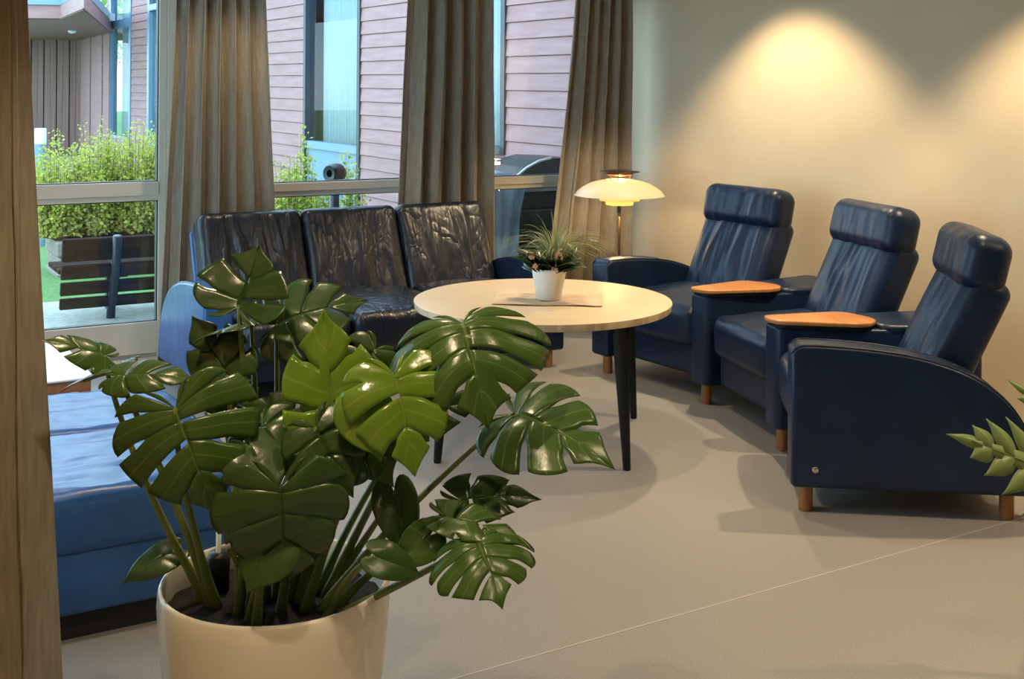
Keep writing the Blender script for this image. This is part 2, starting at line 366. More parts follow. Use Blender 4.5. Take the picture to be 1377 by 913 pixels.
# z range 2.5 .. 0 : the photograph shows z ~2.0 .. 0.8 of them
curtain('taupe curtain hanging behind the left end of the long sofa', cu(240), cu(214), cu(354), cu(382), MC, 6, 1)
curtain('taupe curtain hanging behind the right end of the long sofa', cu(552), cu(528), cu(662), cu(666), MC, 5, 2)
curtain('taupe curtain in the corner right behind the lamp, touching the beige wall', cu(780), cu(728), cu(847), cu(849), MC, 5, 3)
MCL = TR((-1.10, 2.62, 0), rz=math.radians(12))
curtain('large close taupe curtain running down the left edge of the view', -.5, -.5, .030, .118, MCL, 4, 5, amp=.035, z1=2.56, group='near curtain')
for nm, u0, u1 in (('trim_3', 3.2, 1.9),):
    pass
room_obj('trim_3', box(-UL+.02, -.02, KC-.02, KC+.02, 2.5, 2.54), 'frame')
bm = box(-.62, .3, -.02, .02, 2.56, 2.6); xf(bm, MCL); struct(obj('trim_4', bm, 'frame', smooth=False))

# ================================================================== SEATING
ARMPROF = [(0,.10),(0,.585),(.02,.606),(.06,.614),(.22,.609),(.40,.590),(.53,.560),(.645,.515),(.74,.448),(.806,.362),(.85,.26),(.875,.10)]
def arm_curved(x0, x1, scale=1.0, hs=1.0):
    poly = []
    for i in range(len(ARMPROF)-1):
        poly.append(ARMPROF[i])
    poly.append(ARMPROF[-1])
    # smooth the upper curve with a Catmull-Rom pass
    pts = [Vector(p) for p in poly]; out = [pts[0]+Vector((.012,0)), pts[0]+Vector((0,.012))]
    for i in range(1, len(pts)-1):
        p0, p1, p2, p3 = pts[i-1], pts[i], pts[i+1], pts[min(i+2, len(pts)-1)]
        if i == 1: p0 = p1
        for s in range(4):
            t = s/4
            out.append(.5*((2*p1)+(p2-p0)*t+(2*p0-5*p1+4*p2-p3)*t*t+(3*p1-p0-3*p2+p3)*t**3))
    out.append(pts[-1])
    poly = [(p.x*scale, p.y*hs) for p in out]
    bm = prism(poly, x0, x1, axis='x', bev=.014, seg=3)
    return bm, poly
def piping(poly, x, r=.0035, off=.008):
    pts = [Vector((x, y, z)) for y, z in poly[2:]]
    bm = bmesh.new(); add_tube(bm, pts, r, 6); return bm
def folds(seed, w, n=9, amp=.007, drift=.25, power=.7):
    rnd = random.Random(seed)
    L = [(rnd.uniform(-.36, .36)*w, rnd.uniform(.25, 1)*amp*rnd.choice((1,1,-1)), rnd.uniform(.010, .020), rnd.uniform(-drift, drift)*.4, rnd.uniform(.0, .5)) for _ in range(n)]
    def fn(p, h):
        s = 0
        t = (p.z/h+.5)
        for x0, a, wd, dr, ph in L:
            x = x0+dr*w*(t-.5)+.012*math.sin(t*5+ph*12)
            env = max(0, math.sin(PI*min(1, max(0, (t+.08-ph*.25)/.95))))**power
            s += a*math.exp(-((p.x-x)/wd)**2)*env
        s += .004*noise.noise(Vector((p.x*14, seed, p.z*6)))
        return s
    return fn
def back_cushion(w, h, d, seed, r=.05, n=12, amp=.013):
    F = folds(seed, w, n, amp)
    def df(p, nn):
        e = (1-(2*p.x/w)**2); t = 2*p.z/h
        q = p.copy()
        if nn.y < -.2: q.y += -F(p, h) - .018*max(0, e)*max(0, 1-t*t)
        return q
    return cushion(w, d, h, r, (46, 4, 26), df)
def seat_cushion(w, d, h, seed, r=.055, amp=.004):
    def df(p, nn):
        q = p.copy(); ex = max(0, 1-(2*p.x/w)**2); ey = max(0, 1-(2*p.y/d)**2)
        if nn.z > .2: q.z += .02*ex*ey + amp*noise.noise(Vector((p.x*9, p.y*16, seed)))+amp*.6*noise.noise(Vector((p.x*25, p.y*30, seed)))
        if p.y < 0 and nn.y < -.1: q.y -= .02*ex
        return q
    return cushion(w, d, h, r, (26, 24, 5), df)
def leg_bm(x, y, z1=.105, r=.026):
    return lathe([(0,0),(r*.92,0),(r,.004),(r,z1),(0,z1)], 28, (x, y, 0))
def wedge_poly(xf0, ang, wf=.12, D=.86):
    s, c = math.sin(ang), math.cos(ang)
    return [(xf0, 0), (xf0+wf, 0), (xf0+wf+D*s, D*c), (xf0, D)]
def armchair(label, PL, PR, left, right, ang=0, seed=1, hz=1.0):
    PL, PR = Vector((*PL, 0)), Vector((*PR, 0)); mid = (PL+PR)/2; W = (PR-PL).length
    ex = (PR-PL).normalized(); rz = math.atan2(ex.y, ex.x); back = Vector((-ex.y, ex.x, 0))
    t = thing('recliner_armchair', label, 'armchair', mid-back*.06, rz, 'home theatre recliner armchairs')
    h = W/2; at = .07
    if left == 'curved':
        bm, poly = arm_curved(-h-at, -h+at-.005); a = obj('armrest', bm, 'navy', t, autosmooth=50)
        obj('piping', piping(poly, -h-at+.009), 'navy', a); obj('piping', piping(poly, -h+at-.014), 'navy', a)
        obj('leg', leg_bm(-h, .06), 'legwood', t, autosmooth=40); obj('leg', leg_bm(-h, .77), 'legwood', t, autosmooth=40)
    if right == 'curved':
        bm, poly = arm_curved(h-at+.005, h+at); a = obj('armrest', bm, 'navy', t, autosmooth=50)
        obj('piping', piping(poly, h+at-.009), 'navy', a); obj('piping', piping(poly, h-at+.014), 'navy', a)
        obj('leg', leg_bm(h, .06), 'legwood', t, autosmooth=40); obj('leg', leg_bm(h, .77), 'legwood', t, autosmooth=40)
        b = obj('badge', xf(lathe([(0,.0),(.011,.0),(.013,.002),(.011,.005),(0,.006)], 24), TR((h+at-.001, .085, .168), ry=PI/2)), 'chrome', a)
        tag(b, 'small round metal badge')
    if right == 'wedge':
        wp = wedge_poly(h-at+.01, ang)
        bm = bmesh.new(); add_prism(bm, round_poly(wp, [.03,.03,.06,.06]), .10, .535, bev=.012, seg=3)
        a = obj('armrest', bm, 'navy', t, autosmooth=50)
        # padded rear half of the wedge, a little higher than the front half
        def at_y(y): return (wp[0][0], wp[1][0]+(wp[2][0]-wp[1][0])*y/wp[2][1])
        q = [(at_y(.43)[0], .43), (at_y(.40)[1], .40), wp[2], wp[3]]
        bm = bmesh.new(); add_prism(bm, round_poly(q, [.05,.05,.06,.06]), .50, .556, bev=.018, seg=3)
        obj('armrest_pad', bm, 'navy', t, autosmooth=50)
        y0, y1 = -.015, .42
        l0, r0 = at_y(0); l1, r1 = at_y(y1)
        tp = [(l0-.004, y0), (r0+.004, y0), (r1+.012, .34), (r1-.08, y1+.02), (l1-.006, .38)]
        tp = round_poly(tp, [.055,.055,.07,.09,.07], 7)
        bm = bmesh.new(); add_prism(bm, tp, .547, .566, bev=.005, seg=3); w = obj('wooden_tray', bm, 'wood', t, autosmooth=40)
        bm = bmesh.new(); add_prism(bm, [((x-(l1+r1)/2)*.93+(l1+r1)/2, (y-.25)*.95+.25) for x, y in tp], .533, .5475); obj('tray_base', bm, 'black', t, smooth=False)
        tag(w, 'orange-brown wooden tray')
        cx = (wp[0][0]+wp[1][0])/2
        obj('leg', leg_bm(cx, .06), 'legwood', t, autosmooth=40); obj('leg', leg_bm(cx+.12, .77), 'legwood', t, autosmooth=40)
    inw = W-2*at-.004-(.03 if left is None else 0); xc = .015 if left is None else 0
    sc = seat_cushion(inw, .60, .20, seed); xf(sc, TR((xc, .335, .362), rx=math.radians(2))); obj('seat', sc, 'navy', t)
    obj('footrest', xf(cushion(inw-.02, .10, .20, .03, (10,3,6)), TR((xc, .12, .21))), 'navy', t)
    bm = box(xc-inw/2+.01, xc+inw/2-.01, .14, .80, .10, .30, bev=.01); obj('base', bm, 'underframe', t, smooth=False)
    bw = inw-.06
    bc = back_cushion(bw, .52, .17, seed+10, .05); xf(bc, TR((0, .655, .60), rx=math.radians(-25)) ); obj('backrest', bc, 'navy', t)
    F = folds(seed+30, bw, 16, .0035, .1)
    def dh(p, nn):
        q = p.copy()
        if nn.y < -.1 or nn.z > .3: q.y -= F(p, .3); 
        return q
    hr = cushion(bw+.02, .175, .225, .066, (44, 4, 6), dh, k=6); xf(hr, TR((0, .735, .890), rx=math.radians(-13))); obj('headrest', hr, 'navy', t)
    hinge = box(-bw/2+.08, bw/2-.08, .70, .76, .77, .86, bev=.01); obj('headrest_hinge', hinge, 'underframe', t)
    return t
A_ = [(.527,6.504), (.962,5.892), (1.167,5.151), (1.087,4.419)]
armchair('navy leather recliner in the corner beside the lamp, farthest of the three', A_[0], A_[1], 'curved', 'wedge', math.radians(19.5), 1)
armchair('navy leather recliner in the middle of the row, between two wooden trays', A_[1], A_[2], None, 'wedge', math.radians(20), 2)
armchair('navy leather recliner nearest the camera with a big curved side panel', A_[2], A_[3], None, 'curved', 0, 3)
# three-seat sofa below the windows
S0 = Vector((-1.45, 5.62, 0)); SL = 1.98
t = thing('three_seat_sofa', 'long dark leather three-seat sofa in front of the windows', 'sofa', S0, TH)
for nm, x0, x1 in (('l', .02, .16), ('r', SL-.10, SL+.04)):
    bm, poly = arm_curved(x0, x1, 1, .95); a = obj('armrest', bm, 'blue' if nm == 'l' else 'navy', t, autosmooth=50)  # left arm has daylight painted into its leather, right arm is plain navy
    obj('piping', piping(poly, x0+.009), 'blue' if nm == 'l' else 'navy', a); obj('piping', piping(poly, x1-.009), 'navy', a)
    if nm == 'l': tag(a, 'navy leather armrest with window light painted in as lighter blue')
    for y in (.06, .77): obj('leg', leg_bm((x0+x1)/2, y), 'legwood', t, autosmooth=40)
sw = (SL-.10-.18)/3
for i in range(3):
    cx = .18+sw*(i+.5)
    sc = seat_cushion(sw-.006, .68, .20, i+5); xf(sc, TR((cx, .27, .325), rx=math.radians(2))); obj('seat', sc, 'dark_leather', t)
    bc = back_cushion(sw-.004, .58, .17, i+50, .045, n=22, amp=.010)
    xf(bc, TR((cx, .645, .575), rx=math.radians(-24))); obj('backrest', bc, 'dark_leather', t)
obj('base', box(.155, SL-.095, .04, .84, .10, .28, bev=.015), 'navy', t)
obj('back_panel', xf(box(.17, SL-.11, -.03, .03, .0, .58, bev=.02), TR((0, .60, .22), rx=math.radians(-23))), 'blue', t)  # window light on the edge of the back painted in as blue
# leather chaise stool at lower left, daylight painted into its blue
K0 = Vector((-.74, 3.57, 0))
t = thing('chaise_seat', 'leather chaise seat behind the planter, window light painted in as bright blue', 'chaise', K0, TH)
def chd(seed):
    def df(p, nn):
        q = p.copy()
        if nn.z > .2: q.z += .006*noise.noise(Vector((p.x*6, p.y*18, seed)))+.004*noise.noise(Vector((p.x*20, p.y*30, seed)))+.012*max(0,1-(2*p.x/.9)**2)
        return q
    return df
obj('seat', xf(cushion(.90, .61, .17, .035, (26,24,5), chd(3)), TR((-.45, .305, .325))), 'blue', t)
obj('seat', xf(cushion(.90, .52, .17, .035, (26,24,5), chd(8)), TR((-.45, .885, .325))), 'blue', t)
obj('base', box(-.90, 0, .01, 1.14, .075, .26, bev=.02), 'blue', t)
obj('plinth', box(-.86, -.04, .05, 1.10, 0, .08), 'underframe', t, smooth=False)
# low side table beyond it
t = thing('side_table', 'low wooden side table under the left window, sky glare painted pale on its top', 'table', K0, TH)
obj('tabletop', box(-.95, -.24, 1.2, 1.95, .443, .452, bev=.003), 'small_pot', t, smooth=False)  # pale colour stands for window glare on the wooden top
obj('apron', box(-.94, -.25, 1.21, 1.94, .40, .444, bev=.003), 'legwood', t, smooth=False)
for x in (-.92, -.27):
    for y in (1.23, 1.92): obj('leg', box(x-.02, x+.02, y-.02, y+.02, 0, .401, bev=.003), 'legwood', t, smooth=False)

# ------------------------------------------------------------------ round table
TC = Vector((.141, 5.277, 0)); TZ = .613; TRR = .563
t = thing('round_coffee_table', 'round pale oak coffee table with four black tapered legs', 'table', TC, math.radians(-15))
obj('tabletop', lathe([(0,TZ),(TRR-.006,TZ),(TRR,TZ-.002),(TRR,TZ-.003)], 128), 'oak', t, autosmooth=50)
obj('table_edge', lathe([(TRR,TZ-.003),(TRR+.0005,TZ-.006),(TRR-.003,TZ-.030),(TRR-.012,TZ-.034),(0,TZ-.034)], 128), 'oakedge', t, autosmooth=50)
for (px, py) in ((.474,4.858), (.578,5.619), (-.295,4.936), (-.19,5.70)):
    d = Matrix.Rotation(math.radians(15), 4, 'Z') @ (Vector((px, py, 0))-TC)
    dn = d.normalized(); top = d*.93
    bm = bmesh.new(); add_tube(bm, [Vector((d.x,d.y,0)), Vector((d.x,d.y,.006)), Vector((top.x, top.y, .45)), Vector((top.x, top.y, TZ-.06)), Vector((top.x, top.y, TZ-.033))], [.0145,.016,.03,.036,.036], 24)
    obj('leg', bm, 'black', t, autosmooth=40)
# napkin-like runner
rc = P(737, 400, 5.26); rc.z = TZ
bm = bmesh.new(); N = 40; g = []
for i in range(N+1):
    row = []
    for j in range(13):
        x = -.235+.47*i/N; y = -.155+.31*j/12
        e = min(1, min(i, N-i)/2)*min(1, min(j, 12-j)/2)
        z = .0035+.0035*(noise.noise(Vector((x*14, y*14, 3)))+.6)*1.0+.002*abs(math.sin(x*13))
        row.append(bm.verts.new((x+.012*y, y+.006*math.sin(x*20), z)))
    g.append(row)
for i in range(N):
    for j in range(12): bm.faces.new((g[i][j], g[i+1][j], g[i+1][j+1], g[i][j+1]))
o = obj('table_runner', bm, 'linen'); o.location = rc; o.rotation_euler = (0,0,math.radians(-3)); md = o.modifiers.new('t', 'SOLIDIFY'); md.thickness = .0025
tag(o, 'folded beige cloth lying under the white flowerpot on the round table', 'table cloth')
# ------------------------------------------------------------------ leaves
def smoothstep(a, b, x): x = max(0, min(1, (x-a)/(b-a))); return x*x*(3-2*x)
MARG = [(.02,-.03),(.10,-.20),(.27,-.29),(.46,-.24),(.60,-.08),(.665,.13),(.64,.34),(.555,.54),(.43,.72),(.27,.87),(.11,.98),(0,1.13)]
MIDR = [0,0,0,0,.02,.08,.17,.29,.43,.60,.78,1.0]
def sample(L, s):
    x = s*(len(L)-1); i = min(int(x), len(L)-2); f = x-i
    def g(k):
        k = max(0, min(len(L)-1, k)); v = L[k]; return Vector(v) if isinstance(v, tuple) else Vector((0, v))
    p0, p1, p2, p3 = g(i-1), g(i), g(i+1), g(i+2)
    return .5*((2*p1)+(p2-p0)*f+(2*p0-5*p1+4*p2-p3)*f*f+(3*p1-p0-3*p2+p3)*f**3)
def leaf_bm(L=.25, W=1.0, lobes=6, slot=.5, droop=.25, side=.35, vee=.12, curl=0., seed=0, narrow=None, twist=0, cols=6, rows=12):
    """leaf in local x/y (tip towards +y), normal +z, petiole attached at the origin"""
    rnd = random.Random(seed); bm = bmesh.new(); uvl = bm.loops.layers.uv.new('UVMap')
    for sg in (-1, 1):
        cuts = [0]
        for i in range(1, lobes): cuts.append(i/lobes+rnd.uniform(-.012, .012))
        cuts.append(1.0); nxt = slot*rnd.uniform(.75, 1.35)
        for i in range(lobes):
            a, b = cuts[i], cuts[i+1]; rs = 1+rnd.uniform(-.05, .05)
            o0 = rnd.uniform(.42, .62); g = []
            deep = nxt; nxt = slot*rnd.uniform(.75, 1.35) if rnd.random() < .8 else 2.0; deep = [deep, nxt]; GW = .085
            for c in range(cols+1):
                cc = c/cols; row = []
                for r in range(rows+1):
                    rr = r/rows
                    gap = smoothstep(deep[0], min(1, deep[0]+.25), rr)*GW*(1 if slot < 1 else 0)
                    gapb = smoothstep(deep[1], min(1, deep[1]+.25), rr)*GW*(1 if slot < 1 else 0)
                    lo = a+(b-a)*(gap if i > 0 else 0); hi = b-(b-a)*(gapb if i < lobes-1 else 0)
                    s = lo+(hi-lo)*cc
                    m = sample(MIDR, s); e = sample(MARG, s); e.x *= W
                    tipx = 1-(.06*abs(cc-.5)*2)**1*(1 if slot < 1 else 0)*abs(cc-.5)*2
                    e = m+(e-m)*(tipx*rs*(1+.09*(cc-.5)) if deep[0] < 1.5 and deep[1] < 1.5 else 1) if slot < 1 else e
                    ctl = m.lerp(e, .5)+Vector((0, -.05))*min(1, s*3)
                    p = m*(1-rr)**2+ctl*2*rr*(1-rr)+e*rr*rr
                    x, y = sg*p.x, p.y
                    z = vee*abs(x)*math.exp(-abs(x)*2.2)*1.6-side*x*x-droop*(y*abs(y) if y > 0 else -.6*y*y*-1)
                    z += -.011*abs(2*cc-1)**1.5*min(1, rr*2)*(1 if slot < 1 else .4)
                    z += .05*noise.noise(Vector((x*2.4, y*2.4, seed*1.7)))+curl*max(0, rr-.6)**2*1.5
                    z += twist*x*y
                    row.append((bm.verts.new(Vector((x, y, z))*L), cc, rr))
                g.append(row)
            for c in range(cols):
                for r in range(rows):
                    q = [g[c][r], g[c+1][r], g[c+1][r+1], g[c][r+1]]
                    if sg > 0: q = q[::-1]
                    try: f = bm.faces.new([v[0] for v in q])
                    except ValueError: continue
                    for lp, v in zip(f.loops, q): lp[uvl].uv = (v[1], v[2])
    bmesh.ops.remove_doubles(bm, verts=bm.verts, dist=L*.0008)
    bmesh.ops.dissolve_degenerate(bm, edges=bm.edges, dist=1e-6)
    return bm
class _K: pass
def leaf_obj(name, bm, m, parent, base, tip, nrm, thick=.0012):
    y = (tip-base).normalized(); n = Vector(nrm); n = (n-y*n.dot(y)).normalized(); x = y.cross(n)
    m4 = Matrix(((x.x,y.x,n.x,base.x),(x.y,y.y,n.y,base.y),(x.z,y.z,n.z,base.z),(0,0,0,1)))
    o = obj(name, bm, m, parent); o.matrix_local = parent.matrix_world.inverted() @ m4 if False else Matrix.Translation(-Vector(parent.location)) @ m4
    md = o.modifiers.new('thickness', 'SOLIDIFY'); md.thickness = thick; md.offset = 0
    return o
# ------------------------------------------------------------------ big monstera
PC = Vector((-.515, 2.66, 0))
mon = thing('monstera_plant', 'large monstera plant in a white round planter in the foreground', 'plant', PC)
obj('planter', lathe([(0,0),(.175,0),(.19,.01),(.215,.12),(.238,.25),(.249,.36),(.252,.42),(.250,.452),(.247,.459),(.243,.46),(.240,.455),(.240,.41),(.236,.385)], 96), 'white_pot', mon)
bm = bmesh.new(); add_lathe(bm, [(0,.405),(.05,.408),(.10,.404),(.15,.406),(.20,.402),(.2395,.398)], 60)
for v in bm.verts: v.co.z += .010*noise.noise(v.co*30)
obj('soil', bm, 'soil', mon)
def root(dx, dy): return PC+Vector((dx, dy, .39))
def petiole(base, rt, bulge=(0,0,0), r0=.010, r1=.0045, m='stem'):
    b = Vector(bulge); pts = bez([rt, rt.lerp(base, .35)+Vector((0,0,.05))+b, rt.lerp(base, .8)+Vector((0,0,.02))+b*.6, base], 18)
    loc = [p-PC for p in pts]
    # sheathing petiole base swells towards the soil
    rads = [r0*(1.35-.35*min(1, i/4))*(1-i/18)+r1*(i/18) for i in range(19)]
    return obj('stem', tube(loc, rads, 10), m, mon)
CAMUP = (0, -.75, .65)
def mleaf(bp, tp, dB, dT, nrm=CAMUP, m='leaf', rt=(0,0), W=1.0, lobes=6, slot=.5, seed=0, bulge=(0,0,0), stem=True, **k):
    base, tip = P(*bp, dB), P(*tp, dT)
    o = leaf_obj('leaf', leaf_bm((tip-base).length/1.05, W, lobes, slot, seed=seed, **k), m, mon, base, tip, nrm)
    if stem:
        s = petiole(base, root(*rt), bulge)
    return o
# attachment px, tip px, depths
mleaf((236,550), (285,688), 2.42, 2.38, (-.1,-.80,.62), 'leaf', (-.12,-.02), 1.12, 6, .45, 11, (-.03,-.02,.0), droop=.28, side=.5)
mleaf((377,657), (384,800), 2.36, 2.36, (.1,-.85,.5), 'leaf_dark', (-.02,-.10), 1.05, 5, .66, 12, (0,-.05,0), droop=.35, side=.3)
mleaf((622,436), (650,524), 2.52, 2.38, (-.05,-.62,.8), 'leaf', (.10,.03), 1.55, 6, .42, 13, (.02,0,0), droop=.5, side=.5)
mleaf((531,506), (560,622), 2.44, 2.36, (.1,-.75,.65), 'leaf_young', (.07,-.04), 1.02, 5, .52, 14, (0,0,0), droop=.3, side=.3)
mleaf((486,540), (512,605), 2.44, 2.38, (.2,-.8,.5), 'leaf_young', (.06,-.02), .9, 4, 1.2, 15, stem=False, droop=.3, side=.5)
mleaf((449,566), (436,428), 2.50, 2.56, (.1,-.9,-.1), 'leaf_young', (.03,.02), .80, 4, .42, 16, droop=-.1, side=-.2)
mleaf((321,412), (350,338), 2.60, 2.66, (-.2,-1,.1), 'leaf_dark', (-.04,.0), 1.35, 4, .6, 17, droop=-.1, side=-.2)
mleaf((372,436), (480,392), 2.66, 2.68, (.1,-.75,.65), 'leaf_dark', (.0,.04), .85, 6, .45, 18, droop=.25, side=.35)
mleaf((692,555), (800,583), 2.62, 2.48, (.15,-.70,.7), 'leaf', (.10,-.03), .98, 5, .45, 19, (-.02,0,-.02), droop=.35, side=.4)
mleaf((642,728), (672,788), 2.46, 2.36, (.1,-.75,.7), 'leaf', (.14,-.04), 1.45, 6, .42, 20, (0,0,-.05), droop=.4, side=.5)
mleaf((620,672), (716,652), 2.56, 2.56, (.1,-.7,.7), 'leaf_dark', (.13,.0), .6, 4, .6, 21, (0,0,-.03), droop=.4, side=.4)
mleaf((600,694), (702,712), 2.50, 2.46, (0,-.6,.8), 'leaf', (.13,.0), .45, 4, .6, 22, droop=.3, side=.5, stem=False)
mleaf((530,662), (548,742), 2.58, 2.52, (.35,-.85,.3), 'leaf_dark', (.10,.04), .66, 3, 1.2, 23, (.02,0,-.02), droop=.2, side=.5)
mleaf((505,748), (566,770), 2.44, 2.44, (0,-.8,.6), 'leaf_dark', (.12,-.08), .62, 3, 1.2, 24, droop=.2, side=.3)
mleaf((578,720), (532,757), 2.50, 2.46, (0,-.8,.55), 'leaf', (.15,.0), .8, 3, 1.2, 37, droop=.25, side=.3, stem=False)
mleaf((232,742), (167,776), 2.66, 2.60, (-.1,-.75,.6), 'leaf_dark', (-.16,.0), .55, 3, 1.2, 25, droop=.2, side=.4)
mleaf((140,478), (66,452), 2.56, 2.50, (-.1,-.55,.8), 'leaf', (-.14,.0), .60, 4, .6, 26, (-.05,0,-.03), droop=.1, side=.8)
mleaf((165,487), (85,516), 2.56, 2.50, (-.1,.30,.95), 'leaf', (-.14,.0), .7, 4, .7, 36, stem=False, droop=.1, side=.6)
mleaf((158,505), (248,492), 2.48, 2.46, (.05,-.65,.75), 'leaf', (-.13,-.02), .5, 4, .8, 27, droop=.3, side=1.1)
mleaf((306,505), (262,430), 2.60, 2.64, (-.1,-.8,.4), 'leaf_dark', (-.08,.02), .85, 4, .5, 28, droop=-.05, side=.3)
mleaf((338,432), (262,446), 2.66, 2.58, (0,.35,.95), 'leaf', (-.03,.03), .8, 4, .7, 29, droop=.15, side=.5)
mleaf((352,575), (402,628), 2.50, 2.44, (.1,-.7,.7), 'leaf_dark', (-.02,0), 1.2, 5, .5, 30, droop=.25, side=.3)
mleaf((336,600), (368,660), 2.46, 2.40, (.1,-.6,.8), 'leaf_dark', (-.04,-.05), 1.0, 4, 1.2, 31, droop=.2, side=.3)
mleaf((425,575), (470,655), 2.46, 2.40, (-.1,-.7,.7), 'leaf_dark', (.02,-.05), 1.0, 4, .6, 32, droop=.3, side=.3)
mleaf((335,700), (312,760), 2.42, 2.40, (-.2,-.85,.4), 'leaf_dark', (-.07,-.05), .95, 4, .6, 33, droop=.2, side=.3)
mleaf((365,725), (330,790), 2.40, 2.36, (-.1,-.75,.6), 'leaf_dark', (-.04,-.08), 1.1, 4, 1.2, 34, droop=.2, side=.3)
mleaf((300,560), (345,520), 2.62, 2.66, (.1,-.85,.4), 'leaf_dark', (-.05,.03), 1.1, 4, .7, 35, droop=.2, side=.2)
mleaf((400,575), (330,545), 2.58, 2.56, (.0,-.85,.4), 'leaf_dark', (.0,.03), .9, 4, .8, 38, droop=.2, side=.2)
mleaf((560,560), (640,530), 2.64, 2.60, (.1,-.7,.7), 'leaf_dark', (.08,.05), .7, 4, .7, 39, droop=.2, side=.3)
mleaf((490,600), (430,640), 2.50, 2.44, (0,-.8,.6), 'leaf_dark', (.05,.02), 1.0, 4, .7, 40, droop=.3, side=.3)
mleaf((505,470), (470,520), 2.60, 2.56, (.2,-.85,.4), 'leaf_dark', (.05,.03), 1.1, 4, .8, 41, droop=.2, side=.3)
mleaf((470,560), (520,650), 2.55, 2.50, (-.2,-.9,.3), 'leaf_dark', (.05,.0), .8, 4, 1.2, 42, droop=.2, side=.3)
# clear watering gauge standing in the soil
g0 = P(294, 742, 2.72)-PC
gg = obj('watering_gauge', tube([Vector((g0.x,g0.y,.38)), Vector((g0.x,g0.y,.60))], .006, 12), 'clear', mon); tag(gg, 'clear upright watering gauge tube')
obj('gauge_cap', lathe([(0,.40),(.024,.40),(.026,.48),(.022,.49),(0,.49)], 24, (g0.x, g0.y, 0)), 'black', gg)
# ------------------------------------------------------------------ philodendron at the right edge
FC = Vector((1.72, 3.15, 0))
ph = thing('philodendron_plant', 'pale green lobed fronds reaching in from the right edge', 'plant', FC)
obj('planter', lathe([(0,0),(.12,0),(.14,.02),(.17,.30),(.172,.33),(.165,.335),(.16,.32),(.155,.29)], 64), 'white_pot', ph)
obj('soil', lathe([(0,.30),(.157,.298)], 40), 'soil', ph)
def frond(base, tip, nrm, L_n=7, seed=0, w=.47):
    """feather-lobed frond: fingers on both sides of a rachis, one mesh"""
    rnd = random.Random(seed); y = (tip-base); L = y.length; bm = bmesh.new(); uvl = bm.loops.layers.uv.new('UVMap')
    def finger(o, d, ln, wd):
        nn = 10; sd = Vector((-d.y, d.x, 0)); rows_ = []
        for i in range(nn+1):
            t_ = i/nn; ww = wd*(.45+1.1*math.sin(PI*min(1, t_*.9+.08))**.9)*(1-t_**3)*.62+.0005
            c = o+d*ln*t_+Vector((0, .22*ln*t_*t_, -.25*ln*t_*t_))
            rows_.append([(bm.verts.new(c-sd*ww+Vector((0,0,-.15*ww))), 0), (bm.verts.new(c+Vector((0,0,.12*ww))), .5), (bm.verts.new(c+sd*ww+Vector((0,0,-.15*ww))), 1)])
        for a, b in zip(rows_, rows_[1:]):
            for j in (0, 1):
                f = bm.faces.new((a[j][0], a[j+1][0], b[j+1][0], b[j][0]))
                for lp, u in zip(f.loops, (a[j][1], a[j+1][1], b[j+1][1], b[j][1])): lp[uvl].uv = (u, .5)
    for i in range(L_n):
        t_ = i/(L_n-.3); ln = L*w*(1-.50*t_)*(.75+.25*math.sin(PI*min(1, t_+.25))); an = math.radians(72-34*t_)
        for sg in (-1, 1): finger(Vector((0, L*t_*.92, 0)), Vector((sg*math.sin(an), math.cos(an), .18)).normalized(), ln*rnd.uniform(.88, 1.1), L*.085)
    finger(Vector((0, L*.84, 0)), Vector((0,1,0)), L*.24, L*.05)
    prev = None
    for i in range(15):
        t_ = i/14; ww = L*.085*math.sin(PI*min(1, .12+t_*.85))**.7*(1-.4*t_)
        cur = [(bm.verts.new(Vector((-ww, L*.95*t_, .002))), 0), (bm.verts.new(Vector((0, L*.95*t_, .0))), .5), (bm.verts.new(Vector((ww, L*.95*t_, .002))), 1)]
        if prev:
            for j in (0, 1):
                f = bm.faces.new((prev[j][0], prev[j+1][0], cur[j+1][0], cur[j][0]))
                for lp, u in zip(f.loops, (prev[j][1], prev[j+1][1], cur[j+1][1], cur[j][1])): lp[uvl].uv = (u, .5)
        prev = cur
    add_tube(bm, [Vector((0, L*.95*i/8, .0)) for i in range(9)], [.004*(1-.6*i/8) for i in range(9)], 6)
    leaf_obj('leaf', bm, 'frond', ph, base, tip, nrm, .0015)
fb = P(1450, 650, 3.12); ft = P(1300, 590, 3.05)
for b_, t_, n_, s_ in ((fb, ft, (-.25,-.8,.55), 1), (P(1470, 600, 3.2), P(1372, 520, 3.2), (-.2,-.7,.7), 2), (P(1500, 640, 3.2), P(1560, 480, 3.2), (.1,-.8,.6), 3), (P(1480, 690, 3.1), P(1590, 720, 2.95), (.2,-.6,.7), 4)):
    frond(b_, t_, n_, 5, s_)
    obj('stem', tube([p-FC for p in bez([FC+Vector((0,0,.29)), FC+Vector((0,0,.45)), b_+Vector((.05,0,.0)), b_], 12)], .005, 8), 'stem', ph)
